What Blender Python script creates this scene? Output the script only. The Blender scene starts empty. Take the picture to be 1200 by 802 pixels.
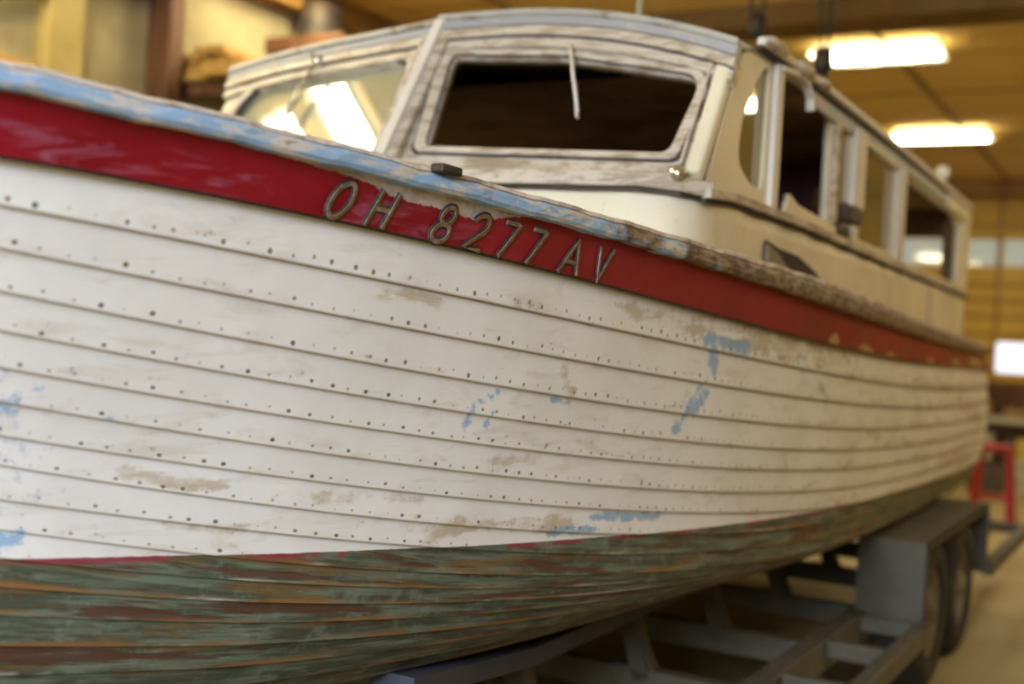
import bpy, bmesh, math, random
import numpy as np
from mathutils import Vector, Matrix
random.seed(7)
S = bpy.context.scene
COL = S.collection

# ------------------------------------------------------------ camera
FPX, ROLL, YAW, EYE = 1400.0, math.radians(3.4), math.radians(29.4), 1.5
fw = Vector((-math.sin(YAW), math.cos(YAW), 0)); rt = Vector((math.cos(YAW), math.sin(YAW), 0)); up = Vector((0, 0, 1))
cR = rt*math.cos(ROLL) + up*math.sin(ROLL)
cU = -rt*math.sin(ROLL) + up*math.cos(ROLL)
cam_d = bpy.data.cameras.new('camera'); cam = bpy.data.objects.new('camera', cam_d); COL.objects.link(cam)
M = Matrix((cR, cU, -fw)).transposed().to_4x4(); M.translation = Vector((0, 0, EYE)); cam.matrix_world = M
cam_d.sensor_width = 36; cam_d.lens = FPX/1200*36; cam_d.shift_y = -8.4/1200
cam_d.clip_start = .02
cam_d.dof.use_dof = True; cam_d.dof.focus_distance = 2.5; cam_d.dof.aperture_fstop = 1.5
S.camera = cam

# ------------------------------------------------------------ world, fill light, exposure
W = bpy.data.worlds.new('world'); S.world = W; W.use_nodes = True
bg = W.node_tree.nodes['Background']; bg.inputs[0].default_value = (1, .8, .5, 1); bg.inputs[1].default_value = .14
S.view_settings.view_transform = 'Standard'; S.view_settings.look = 'None'
S.view_settings.gamma = 1; S.view_settings.exposure = 0.36; S.view_settings.use_curve_mapping = False
def area(name, loc, target, sx, sy, power, color):
    d = bpy.data.lights.new(name, 'AREA'); d.shape = 'RECTANGLE'; d.size = sx; d.size_y = sy; d.energy = power; d.color = color
    o = bpy.data.objects.new(name, d); COL.objects.link(o); o.location = loc
    o.rotation_euler = (Vector(target)-Vector(loc)).to_track_quat('-Z', 'Y').to_euler(); return o
# added cool fill light behind the camera; no opening is built there
area('front_fill_light', (-.6, -3.6, 3.0), (-1.6, 1.6, 1.5), 2.6, 1.6, 370, (.74, .85, 1.0))

# ------------------------------------------------------------ node helper
class N:
    def __init__(s, name, rough=.6, metal=0.0, spec=.4):
        s.m = bpy.data.materials.new(name); s.m.use_nodes = True; s.t = s.m.node_tree
        s.b = s.t.nodes['Principled BSDF']; s.b.inputs['Roughness'].default_value = rough
        s.b.inputs['Metallic'].default_value = metal; s.b.inputs['Specular IOR Level'].default_value = spec
    def node(s, typ, **kw):
        n = s.t.nodes.new(typ)
        for k, v in kw.items(): setattr(n, k, v)
        return n
    def put(s, sock, v):
        if v is None: return
        if isinstance(v, bpy.types.NodeSocket): s.t.links.new(v, sock)
        else:
            if sock.type == 'RGBA' and len(v) == 3: v = (*v, 1)
            sock.default_value = v
    def math(s, op, a, b=None, c=None, clamp=False):
        n = s.node('ShaderNodeMath', operation=op); n.use_clamp = clamp
        s.put(n.inputs[0], a); s.put(n.inputs[1], b); s.put(n.inputs[2], c); return n.outputs[0]
    def ramp(s, v, lo, hi):   # smooth 0..1
        n = s.node('ShaderNodeMapRange', interpolation_type='SMOOTHSTEP')
        s.put(n.inputs[0], v); n.inputs[1].default_value = lo; n.inputs[2].default_value = hi
        return n.outputs[0]
    def mix(s, f, a, b):
        n = s.node('ShaderNodeMix', data_type='RGBA'); s.put(n.inputs[0], f); s.put(n.inputs[6], a); s.put(n.inputs[7], b); return n.outputs[2]
    def coords(s, kind='Object'): return s.node('ShaderNodeTexCoord').outputs[kind]
    def scale(s, v, sc, loc=(0, 0, 0)):
        n = s.node('ShaderNodeMapping'); s.put(n.inputs[0], v); n.inputs[1].default_value = loc; n.inputs[3].default_value = sc; return n.outputs[0]
    def noise(s, v, sc, detail=4, rough=.6, dist=0):
        n = s.node('ShaderNodeTexNoise'); s.put(n.inputs['Vector'], v); n.inputs['Scale'].default_value = sc
        n.inputs['Detail'].default_value = detail; n.inputs['Roughness'].default_value = rough; n.inputs['Distortion'].default_value = dist
        return n.outputs[0]
    def sep(s, v):
        n = s.node('ShaderNodeSeparateXYZ'); s.put(n.inputs[0], v); return n.outputs
    def bump(s, h, st=.3, d=.01):
        n = s.node('ShaderNodeBump'); s.put(n.inputs['Height'], h); n.inputs['Strength'].default_value = st; n.inputs['Distance'].default_value = d
        s.t.links.new(n.outputs[0], s.b.inputs['Normal'])
    def base(s, c): s.put(s.b.inputs['Base Color'], c); return s.m
def plain(name, c, c2=None, sc=6, rough=.6, metal=0, stretch=(1, 1, 1), bump=.15, lo=.4, hi=.65):
    k = N(name, rough, metal); v = k.scale(k.coords(), stretch); n = k.noise(v, sc)
    k.base(k.mix(k.ramp(n, lo, hi), c, c2 or tuple(x*.75 for x in c)))
    if bump: k.bump(n, bump)
    return k.m
def emis(name, c, st):
    k = N(name); k.put(k.b.inputs['Base Color'], c); k.put(k.b.inputs['Emission Color'], c); k.b.inputs['Emission Strength'].default_value = st; return k.m

# worn painted wood, shared by the cabin
def worn(name, paint, under, dirt, amount=.60, sc=7, rough=.55, grain=(1, 1, 1)):
    k = N(name, rough); c = k.coords(); n1 = k.noise(k.scale(c, grain), sc, 6, .72, .6); n2 = k.noise(k.scale(c, (.5, 1, 3)), sc*4, 5, .7)
    n3 = k.noise(c, 2.2, 3)
    col = k.mix(k.ramp(n3, .38, .7), paint, tuple(x*.86 for x in paint))
    col = k.mix(k.ramp(n1, amount, amount+.13), col, under)
    col = k.mix(k.math('MULTIPLY', k.ramp(n2, .60, .72), .6), col, dirt)
    k.base(col); k.bump(n1, .25, .006); return k.m
CREAM = worn('cream_cabin_paint', (.82, .74, .54), (.50, .43, .30), (.30, .25, .18))
MOULD = worn('grimy_window_moulding', (.66, .59, .48), (.40, .31, .22), (.14, .10, .06), .46, 22, grain=(.3, .6, 1.6))
FRAME = worn('weathered_window_frame', (.64, .56, .45), (.36, .28, .20), (.16, .12, .08), .45, 16, grain=(.35, .5, 1.6))
TRIMW = worn('off_white_trim_paint', (.76, .70, .62), (.48, .40, .32), (.3, .25, .2), .62, 12)
GAPM = plain('shadow_gap_dark', (.06, .045, .035), rough=.9)  # near-black tone put in for the shade inside gaps
ROOFM = worn('grey_roof_canvas', (.50, .48, .42), (.25, .19, .13), (.10, .08, .06), .5, 5)
GREYBLUE = worn('faded_blue_grey_paint', (.42, .42, .43), (.5, .44, .36), (.2, .16, .13), .52, 8)
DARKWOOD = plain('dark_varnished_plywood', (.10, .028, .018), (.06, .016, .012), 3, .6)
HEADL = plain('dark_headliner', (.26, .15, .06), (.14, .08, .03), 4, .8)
TRAILER = plain('grey_trailer_paint', (.11, .098, .068), (.08, .072, .05), 5, .55)
RUBBER = plain('tire_rubber', (.025, .023, .02), (.05, .045, .035), 8, .85)
RIM = plain('dusty_wheel_rim', (.24, .21, .16), (.15, .12, .09), 8, .55, .3)
CHROME = plain('aged_chrome', (.75, .72, .62), (.5, .45, .35), 20, .22, .9, bump=0)
IRON = plain('dark_iron', (.07, .05, .035), (.03, .03, .025), 10, .6, .5)
YWOOD = plain('yellow_pine', (.50, .30, .07), (.36, .20, .04), 3, .6, stretch=(6, .6, 6))
BWOOD = plain('dark_brown_timber', (.13, .055, .02), (.07, .03, .012), 3, .7, stretch=(6, 6, .6))
PWOOD = plain('pale_post_timber', (.42, .32, .11), (.34, .25, .08), 2, .7)
REDM = plain('red_enamel', (.42, .02, .02), (.3, .015, .015), 5, .4)
TUBE = emis('fluorescent_tube', (1, .86, .54), 78)
TRAY = plain('fixture_enamel', (.92, .92, .88), (.88, .87, .82), 5, .5, bump=0)

# ------------------------------------------------------------ mesh helpers
def obj(name, bm, mat, parent=None, smooth=False, bevel=0):
    me = bpy.data.meshes.new(name); bm.normal_update(); bm.to_mesh(me); bm.free()
    if smooth:
        for p in me.polygons: p.use_smooth = True
    me.materials.append(mat); o = bpy.data.objects.new(name, me); COL.objects.link(o)
    if parent: o.parent = parent
    if bevel:
        b = o.modifiers.new('bevel', 'BEVEL'); b.width = bevel; b.segments = 2; b.limit_method = 'ANGLE'
    return o
def tag(o, label, cat=None, group=None, kind=None):
    if label: o['label'] = label
    if cat: o['category'] = cat
    if group: o['group'] = group
    if kind: o['kind'] = kind
    return o
def empty(name, loc=(0, 0, 0)):
    o = bpy.data.objects.new(name, None); COL.objects.link(o); o.location = loc; o.empty_display_size = .1; return o
def box(bm, a, b):
    x0, y0, z0 = a; x1, y1, z1 = b
    v = [bm.verts.new(p) for p in ((x0,y0,z0),(x1,y0,z0),(x1,y1,z0),(x0,y1,z0),(x0,y0,z1),(x1,y0,z1),(x1,y1,z1),(x0,y1,z1))]
    for f in ((3,2,1,0),(4,5,6,7),(0,1,5,4),(1,2,6,5),(2,3,7,6),(3,0,4,7)): bm.faces.new([v[i] for i in f])
def bxo(name, a, b, mat, parent=None, bevel=0):
    bm = bmesh.new(); box(bm, [min(p, q) for p, q in zip(a, b)], [max(p, q) for p, q in zip(a, b)]); return obj(name, bm, mat, parent, bevel=bevel)
def sweep(bm, pts, prof, upv=(0, 0, 1), closed=True):
    """profile (side, up) pairs carried along a path; side = tangent x up"""
    pts = [Vector(p) for p in pts]; rings = []
    for i, p in enumerate(pts):
        t = (pts[min(i+1, len(pts)-1)] - pts[max(i-1, 0)]).normalized()
        s = t.cross(Vector(upv)); s.normalize(); u = s.cross(t).normalized()
        pr = prof(i) if callable(prof) else prof
        rings.append([bm.verts.new(p + s*a + u*b) for a, b in pr])
    n = len(rings[0])
    for r0, r1 in zip(rings, rings[1:]):
        for j in range(n): bm.faces.new((r0[j], r0[(j+1) % n], r1[(j+1) % n], r1[j]))
    bm.faces.new(rings[0][::-1]); bm.faces.new(rings[-1])
def rect(w, h): return [(-w/2, -h/2), (w/2, -h/2), (w/2, h/2), (-w/2, h/2)]
def circ(r, n=10): return [(r*math.cos(2*math.pi*i/n), r*math.sin(2*math.pi*i/n)) for i in range(n)]
def bar(name, pts, prof, mat, parent=None, upv=(0, 0, 1), smooth=False, bevel=0):
    bm = bmesh.new(); sweep(bm, pts, prof, upv); bmesh.ops.recalc_face_normals(bm, faces=bm.faces); return obj(name, bm, mat, parent, smooth, bevel)
def lathe(bm, prof, origin, axis, n=32):
    ax = Vector(axis).normalized(); a = ax.orthogonal().normalized(); b = ax.cross(a); o = Vector(origin); R = []
    for r, h in prof:
        R.append([bm.verts.new(o + ax*h + (a*math.cos(2*math.pi*i/n) + b*math.sin(2*math.pi*i/n))*max(r, 1e-4)) for i in range(n)])
    for r0, r1 in zip(R, R[1:]):
        for i in range(n): bm.faces.new((r0[i], r0[(i+1) % n], r1[(i+1) % n], r1[i]))
def lath(name, prof, origin, axis, mat, parent=None, n=32, smooth=True):
    bm = bmesh.new(); lathe(bm, prof, origin, axis, n); bmesh.ops.recalc_face_normals(bm, faces=bm.faces); return obj(name, bm, mat, parent, smooth)
def panel(name, outer, holes, thick, fn, mat, parent=None, bevel=0.0):
    """sheet with holes drawn in (a,b), carried to space by fn(a,b,depth)"""
    cu = bpy.data.curves.new('tmp', 'CURVE'); cu.dimensions = '2D'; cu.fill_mode = 'BOTH'; cu.extrude = thick/2
    for loop in [outer]+holes:
        sp = cu.splines.new('POLY'); sp.points.add(len(loop)-1); sp.use_cyclic_u = True
        for p, q in zip(sp.points, loop): p.co = (q[0], q[1], 0, 1)
    t = bpy.data.objects.new('tmp', cu); COL.objects.link(t)
    dg = bpy.context.evaluated_depsgraph_get(); me = bpy.data.meshes.new_from_object(t.evaluated_get(dg))
    bpy.data.objects.remove(t); bpy.data.curves.remove(cu)
    bm = bmesh.new(); bm.from_mesh(me); bpy.data.meshes.remove(me)
    bmesh.ops.remove_doubles(bm, verts=bm.verts, dist=1e-5)
    for v in bm.verts: v.co = Vector(fn(v.co.x, v.co.y, v.co.z))
    bmesh.ops.recalc_face_normals(bm, faces=bm.faces)
    return obj(name, bm, mat, parent, bevel=bevel)
def rounded(pts, r, n=4):
    out = []; m = len(pts)
    for i in range(m):
        p0, p, p1 = Vector(pts[i-1]), Vector(pts[i]), Vector(pts[(i+1) % m])
        a = p + (p0-p).normalized()*min(r, (p0-p).length*.45); b = p + (p1-p).normalized()*min(r, (p1-p).length*.45)
        for k in range(n+1):
            t = k/n; q = a*(1-t)**2 + p*2*t*(1-t) + b*t*t; out.append((q.x, q.y))
    return out

# ------------------------------------------------------------ the building
k = N('concrete_floor', .55); c = k.coords(); n1 = k.noise(c, .7, 5); n2 = k.noise(c, 9, 5)
col = k.mix(k.ramp(n1, .35, .7), (.50, .41, .22), (.34, .27, .13)); col = k.mix(k.math('MULTIPLY', k.ramp(n2, .5, .75), .4), col, (.24, .18, .09))
k.base(col); k.bump(n2, .1); FLOORM = k.m
X0, X1, Y0, Y1, ZC = -6.0, 7.0, -9.0, 18.0, 4.0
def struct(name, a, b, m): return tag(bxo(name, a, b, m), None, kind='structure')
struct('floor', (X0-.2, Y0-.2, -.1), (X1+.2, Y1+.2, 0), FLOORM)
k = N('ceiling_board', .7); c = k.coords(); x, y, z = k.sep(c)
n1 = k.noise(c, .8, 4)
col = k.mix(k.ramp(n1, .3, .75), (.86, .62, .20), (.76, .53, .16))
jx = k.math('PINGPONG', k.math('ADD', x, 2.2+24.4), 1.22); jy = k.math('PINGPONG', k.math('ADD', y, 2.05), 1.22)
jo = k.math('MAXIMUM', k.math('LESS_THAN', jx, .03), k.math('LESS_THAN', jy, .022))
k.base(k.mix(k.math('MULTIPLY', jo, .75), col, (.26, .15, .04))); CEILM = k.m
struct('ceiling', (X0-.2, Y0-.2, ZC), (X1+.2, Y1+.2, ZC+.1), CEILM)
k = N('shop_wall_board', .8); c = k.coords(); x, y, z = k.sep(c); n1 = k.noise(c, .9, 4); n2 = k.noise(c, 5, 4)
col = k.mix(k.ramp(n1, .38, .62), (.38, .34, .20), (.28, .23, .12))
col = k.mix(k.math('MULTIPLY', k.ramp(n2, .5, .8), .35), col, (.24, .19, .1)); k.base(col); WALLM = k.m
struct('wall_left', (X0-.2, Y0-.2, 0), (X0, Y1+.2, ZC), WALLM)
k = N('yellow_wall_board', .75); c = k.coords(); x, y, z = k.sep(c); n1 = k.noise(c, .6, 4)
jb = k.math('LESS_THAN', k.math('PINGPONG', z, .31), .018)
col = k.mix(k.ramp(n1, .3, .7), (.62, .40, .06), (.50, .30, .035)); k.base(k.mix(k.math('MULTIPLY', jb, .7), col, (.2, .1, .01))); YWALL = k.m
struct('wall_right', (X1, Y0-.2, 0), (X1+.2, Y1+.2, ZC), YWALL)
struct('wall_back', (X0-.2, Y1, 0), (X1+.2, Y1+.2, ZC), YWALL)
struct('wall_front', (X0-.2, Y0-.2, 0), (X1+.2, Y0, ZC), WALLM)
# ceiling battens and beam
bm = bmesh.new()
for xx in (-4.64, -2.2, .24, 2.68, 5.12): box(bm, (xx-.03, Y0, ZC-.02), (xx+.03, Y1-1.2, ZC))
for yy in np.arange(9.15-9.76*1, Y1-2, 2.44): box(bm, (X0, yy-.02, ZC-.012), (X1, yy+.02, ZC))
tag(obj('trim_1', bm, plain('ceiling_batten', (.40, .24, .06), rough=.7)), None, kind='structure')
BEAM = plain('brown_beam', (.20, .11, .02), (.14, .07, .012), 2, .7)
struct('trim_2', (X0, 8.35, ZC-.16), (X1, 8.75, ZC), BEAM)
struct('trim_3', (X0, 17.2, ZC-.22), (X1, 17.4, ZC), plain('header_beam', (.34, .19, .05), (.22, .11, .03), 2, .7))
struct('trim_4', (X0, 3.1, ZC-.2), (X0+.22, 17.2, ZC), BEAM)

# far sectional door with its row of panes
DX0, DX1 = -5.6, 1.4
k = N('yellow_door_panel', .55); c = k.coords(); x, y, z = k.sep(c); n1 = k.noise(c, 1.2, 4)
k.base(k.mix(k.ramp(n1, .3, .7), (.66, .43, .05), (.55, .33, .03))); DOORM = k.m
door = empty('door_1', ((DX0+DX1)/2, 17.85, 0)); tag(door, None, kind='structure')
def rel(o, root):
    o.location = -root.location; return o
panes = [(-2.28+.70*(i-4), -2.28+.70*(i-4)+.62) for i in range(9)]
def doorfn(a, b, d): return (a, 17.85+d, b)
holes = [rounded([(a, 2.86), (b, 2.86), (b, 3.23), (a, 3.23)], .03) for a, b in panes] + \
        [rounded([(a, 1.38), (a+.75, 1.38), (a+.75, 1.80), (a, 1.80)], .03) for a in (-2.36, )]
rel(panel('door_panel', [(DX0, 0), (DX1, 0), (DX1, 3.95), (DX0, 3.95)], holes, .05, doorfn, DOORM, door), door)
bm = bmesh.new()
for zz in (.5, 1.0, 1.25, 1.9, 2.15, 2.38, 2.6, 3.42): box(bm, (DX0, 17.79, zz-.02), (DX1, 17.83, zz+.02))
rel(obj('section_rail', bm, plain('door_rail', (.38, .22, .03), (.3, .16, .02)), door), door)
bm = bmesh.new()
for a, b in panes: box(bm, (b+.01, 17.78, 0), (b+.07, 17.83, 3.95))
rel(obj('stile', bm, plain('door_stile', (.42, .24, .04), (.34, .18, .03)), door), door)
k = N('frosted_pane', .05, spec=.9); k.base((.30, .33, .27)); k.put(k.b.inputs['Emission Color'], (.62, .66, .55, 1)); k.b.inputs['Emission Strength'].default_value = .33; PANE = k.m
for a, b in panes: rel(bxo('window_pane', (a-.01, 17.86, 2.85), (b+.01, 17.87, 3.24), PANE, door), door)
rel(bxo('window_pane', (-2.37, 17.86, 1.37), (-1.6, 17.87, 1.81), emis('daylit_pane', (.80, .84, 1.0), .95), door), door)
# dark lower clutter wall / plywood sheets leaning at the door foot
o = bxo('plywood_sheet', (-2.75, 17.62, 0), (.2, 17.70, 1.22), BWOOD, bevel=.004)
tag(o, 'dark brown sheet leaning along the bottom of the yellow far door', 'wood sheet')

# ceiling lights
def light(x, y, label=None, rot=0):
    r = empty('ceiling_light', (x, y, ZC)); r.rotation_euler.z = rot
    bm = bmesh.new(); w, l = .52, 1.0
    # tray: sloping enamel reflector
    P = [(-l/2, -w/2, -.10), (l/2, -w/2, -.10), (l/2, w/2, -.10), (-l/2, w/2, -.10)]; Q = [(-l/2+.04, -.12, 0), (l/2-.04, -.12, 0), (l/2-.04, .12, 0), (-l/2+.04, .12, 0)]
    vp = [bm.verts.new(p) for p in P]; vq = [bm.verts.new(q) for q in Q]
    for i in range(4): bm.faces.new((vp[i], vp[(i+1) % 4], vq[(i+1) % 4], vq[i]))
    bm.faces.new(vq); bmesh.ops.solidify(bm, geom=bm.faces[:], thickness=.006)
    obj('housing', bm, TRAY, r)
    for yy in (-.09, .09):
        bm = bmesh.new(); lathe(bm, [(0, -.46), (.028, -.46), (.028, .46), (0, .46)], (0, yy, -.085), (1, 0, 0), 12); obj('tube', bm, TUBE, r, True)
    tag(r, label, 'ceiling light', 'fluorescent ceiling lights'); return r
light(-2.27, 9.72, 'fluorescent ceiling light nearest the cabin roof, partly behind the hanging hoist')
light(-2.42, 13.5, 'fluorescent ceiling light farther away, nearer the yellow door')
light(-4.85, 3.55, 'fluorescent ceiling light above the left wall bay, seen only as a glare in the windshield', math.pi/2)
light(-5.45, 3.3, 'fluorescent ceiling light close to the left wall, seen only as a glare in the windshield', math.pi/2)
for (x, y) in ((1.38, 11.4), (2.0, 6.5), (-5.15, 6.45), (4.6, 8.0)):
    light(x, y, 'fluorescent ceiling light outside the view, seen only in glass or by its light')

# ------------------------------------------------------------ HULL
Ys = np.array([-.45, 0, .6, 1.2, 2, 3, 4, 5, 6, 7, 8.2])
bs = np.array([-.15, .22, .52, .74, .96, 1.12, 1.19, 1.2, 1.19, 1.15, 1.08])
bw = np.array([-.15, -.02, .2, .42, .72, .97, 1.1, 1.13, 1.12, 1.09, 1.04])
XC = -2.2; XM = -2.35       # plan reference and mirror line
def hermite(xs, ys):
    xs = np.array(xs, float); ys = np.array(ys, float); m = np.gradient(ys, xs)
    def f(x):
        x = min(max(x, xs[0]), xs[-1]); i = min(max(np.searchsorted(xs, x)-1, 0), len(xs)-2); h = xs[i+1]-xs[i]; t = (x-xs[i])/h
        return (2*t**3-3*t*t+1)*ys[i] + (t**3-2*t*t+t)*h*m[i] + (-2*t**3+3*t*t)*ys[i+1] + (t**3-t*t)*h*m[i+1]
    return f
Bs, Bw = hermite(Ys, bs), hermite(Ys, bw)
Z = [
 [(-.45,1.90),(0,1.865),(1.117,1.802),(1.5,1.792),(2,1.765),(2.6,1.735),(3.3,1.685),(4.2,1.638),(5.9,1.59),(8.2,1.555)],
 [(-.45,1.85),(1.145,1.717),(1.5,1.70),(1.9,1.672),(2.2,1.65),(2.7,1.607),(3.65,1.54),(4.7,1.50),(6,1.475),(8.2,1.448)],
 [(-.4,1.80),(1.164,1.65),(1.43,1.624),(1.76,1.598),(2.21,1.559),(2.9,1.501),(4.3,1.419),(6.04,1.362),(8.2,1.345)],
 [(-.4,1.77),(1.186,1.588),(1.455,1.558),(1.79,1.514),(2.94,1.412),(4.36,1.326),(6.13,1.268),(8.2,1.25)],
 [(-.4,1.73),(1.209,1.525),(1.48,1.484),(1.82,1.435),(2.97,1.324),(4.42,1.231),(6.21,1.184),(8.2,1.165)],
 [(-.4,1.69),(1.232,1.463),(1.507,1.422),(1.847,1.368),(3.0,1.251),(4.47,1.149),(6.3,1.103),(8.2,1.085)],
 [(-.4,1.65),(1.254,1.405),(1.532,1.36),(1.874,1.305),(3.05,1.179),(4.51,1.083),(6.38,1.025),(8.2,1.005)],
 [(-.4,1.60),(1.276,1.348),(1.557,1.300),(1.9,1.24),(3.085,1.108),(4.56,1.008),(6.4,.955),(8.2,.935)],
 [(-.4,1.55),(1.298,1.292),(1.62,1.233),(2.03,1.163),(3.12,1.047),(4.6,.94),(6.4,.89),(8.2,.875)],
 [(-.4,1.50),(1.314,1.238),(1.52,1.197),(1.76,1.152),(2.05,1.101),(3.1,.985),(4.6,.885),(6.4,.845),(8.2,.835)],
 [(-.4,1.45),(1.33,1.176),(1.51,1.145),(1.73,1.102),(1.97,1.063),(3.1,.93),(4.6,.84),(6.4,.81),(8.2,.80)],
 [(-.4,1.39),(1.344,1.123),(1.48,1.095),(1.63,1.067),(2.1,.985),(3.1,.88),(4.6,.805),(6.4,.785),(8.2,.775)]]
def polyfit(pts, deg=4):
    a = np.array(pts); c = np.polyfit(np.log(a[:,0]+2.0), a[:,1], deg); return lambda y: float(np.polyval(c, math.log(max(y, -.45)+2.0)))
ZF = [polyfit(p, 5 if len(p) > 8 else 4) for p in Z]
FR = [0, .12, .2, .3, .4, .5, .6, .7, .8, .87, .94, 1.0]
GB = [.985, .97, .95, .925, .895, .855, .81, .75, .67, .55, .38, .19, .02]; HB = [.08, .16, .24, .33, .42, .51, .60, .68, .76, .84, .91, .96, 1]
NB = len(FR)-1+len(GB)     # planks in all
WLF = polyfit([(-.3,1.12),(1.347,1.071),(1.526,1.062),(1.797,1.046),(2.089,1.029),(2.293,1.018),(2.507,1.009),(2.839,1.0),(3.184,.988),(3.776,.973),(4.798,.943),(6.59,.888),(8.641,.85)], 4)
KEEL = .635
def lev(k, Y):
    """half breadth point of seam k at station Y -> (x, z)"""
    if k < len(FR):
        f = FR[k]; b = (1-f)*Bs(Y)+f*Bw(Y); z = ZF[k](Y)
        b += .05*math.sin(math.pi*f)*min(max((Y-5.5)/2.5, 0), 1)
    else:
        i = k-len(FR); b = -.15+(Bw(Y)+.15)*GB[i]; z10 = ZF[11](Y); z = z10+(kz(Y)-z10)*HB[i]
    return XC+b, z
def surf(Y, L):
    k = min(int(L), NB-1); t = L-k; x0, z0 = lev(k, Y); x1, z1 = lev(k+1, Y); return x0+(x1-x0)*t, z0+(z1-z0)*t
boat = empty('boat', (XM, 3.8, 0))
tag(boat, 'old wooden cabin cruiser with peeling white lapped planks and a red band, on trailer', 'boat')
TAN = [((2.55,1.59),(2.62,1.565),.012), ((2.62,1.57),(2.95,1.548),.026), ((2.95,1.55),(3.6,1.52),.042), ((3.6,1.52),(4.3,1.485),.036), ((2.29,1.225),(2.42,1.215),.022),
       ((2.42,1.43),(2.47,1.36),.016), ((1.88,1.16),(2.12,1.14),.016), ((1.5,1.215),(1.68,1.19),.014), ((1.85,1.572),(2.0,1.548),.014), ((3.9,1.40),(4.0,1.34),.02),
       ((5.3,1.40),(6.4,1.36),.03), ((4.6,1.20),(4.9,1.18),.015), ((2.1,1.08),(2.6,1.05),.02), ((1.6,1.12),(1.75,1.10),.012), ((6.3,1.0),(7.6,.93),.05), ((6.6,1.3),(7.9,1.15),.05)]
BLU = [((3.00,1.515),(3.26,1.50),.024), ((3.06,1.50),(3.07,1.45),.032), ((3.05,1.365),(3.00,1.33),.034), ((3.0,1.33),(2.95,1.28),.022), ((3.66,1.495),(3.65,1.465),.014),
       ((2.17,1.29),(2.175,1.345),.009), ((2.175,1.345),(2.23,1.372),.009), ((2.225,1.30),(2.24,1.35),.009), ((2.40,1.362),(2.46,1.358),.007),
       ((1.2,1.13),(1.37,1.105),.018), ((2.7,1.06),(3.0,1.04),.012), ((2.55,1.03),(2.7,1.03),.012)]
def segd(Y, z, a, b):
    ax, az = a; bx, bz = b; dx, dz = bx-ax, bz-az; t = ((Y-ax)*dx+(z-az)*dz)/(dx*dx+dz*dz+1e-9); t = min(max(t, 0), 1)
    return math.hypot((Y-ax-dx*t), z-az-dz*t)
STA = [-.45+.03*i for i in range(40)] + [.75+.02*i for i in range(174)] + [4.23+.04*i for i in range(100)]
STA = [y for y in STA if y < 8.2]+[8.2]
def kz(Y): return .635-.13*min(max((3.7-Y)/1.9, 0), 1)
def side_mesh(k0, k1, rows, lap, name, mat, wearfn):
    bm = bmesh.new(); uv = bm.loops.layers.uv.new('UVMap'); ca = bm.verts.layers.float_color.new('wear')
    info = {}
    for mir in (0, 1):
        for k in range(k0, k1):
            grid = []
            rr = [(j/rows, lap*(j/rows)) for j in range(rows+1)] + [(1.0, -.002)]
            if mir: rr = rr[::2]+[rr[-1]] if rows > 3 else rr
            for (t, off) in rr:
                row = []
                for Y in STA[::(3 if mir else 1)]+([8.2] if mir else []):
                    Yc = max(Y, -.45+.45*min((k+t)/11, 1)); x, z = surf(Yc, k+t)
                    x0, z0 = lev(k, Yc); x1, z1 = lev(k+1, Yc); nx, nz = (z0-z1), (x1-x0); l = math.hypot(nx, nz)+1e-6; nx /= l; nz /= l
                    x += nx*off; z += nz*off
                    if mir: x = 2*XM-x
                    v = bm.verts.new((x, Yc, z)); v[ca] = wearfn(Yc, z, k+t); info[v] = (Yc, k+min(t, .999)); row.append(v)
                grid.append(row)
            for r0, r1 in zip(grid, grid[1:]):
                for a, b, c, d in zip(r0, r0[1:], r1[1:], r1):
                    try: f = bm.faces.new((a, d, c, b) if not mir else (a, b, c, d))
                    except ValueError: continue
                    f.smooth = True
                    for lp in f.loops: lp[uv].uv = info[lp.vert]
    for e in bm.edges: pass
    me = bpy.data.meshes.new(name); bm.to_mesh(me); bm.free(); me.materials.append(mat)
    o = bpy.data.objects.new(name, me); COL.objects.link(o); o.parent = boat; o.location = -boat.location
    es = o.modifiers.new('split', 'EDGE_SPLIT'); es.split_angle = math.radians(40)
    return o
def wear(Y, z, L):
    r = max([0]+[min(1, 1.35-segd(Y, z, a, b)/w*.75) for a, b, w in TAN]); g = max([0]+[min(1, 1.35-segd(Y, z, a, b)/w*.75) for a, b, w in BLU])
    wl = z-WLF(Y)
    g = max(g, .66*math.exp(-max(Y-1.25, 0)/.22)*min(max((1.56-z)/.25, .15), 1), .12)
    return (max(r, 0), max(g, 0), .5+wl*4, 1)
# hull paint
k = N('lapped_hull_paint', .42, spec=.45); uvn = k.node('ShaderNodeUVMap'); uvn.uv_map = 'UVMap'; u, v, _ = k.sep(uvn.outputs[0])
att = k.node('ShaderNodeAttribute'); att.attribute_name = 'wear'; R, G, B = (k.node('ShaderNodeSeparateColor'),)*3 if False else (None,)*3
sc = k.node('ShaderNodeSeparateColor'); k.t.links.new(att.outputs['Color'], sc.inputs[0]); R, G, B = sc.outputs[0], sc.outputs[1], sc.outputs[2]
obc = k.coords(); fr = k.math('FRACT', v)
nA = k.noise(obc, 3.0, 4); nB = k.noise(obc, 28, 5, .7); nS = k.noise(k.scale(obc, (1, 1, 4)), 6, 5, .65, .5); nF = k.noise(obc, 90, 3, .6)
white = k.mix(k.ramp(nA, .35, .7), (.82, .82, .83), (.74, .73, .72))
white = k.mix(k.math('MULTIPLY', k.ramp(nS, .50, .72), .55), white, (.60, .54, .46))
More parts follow.
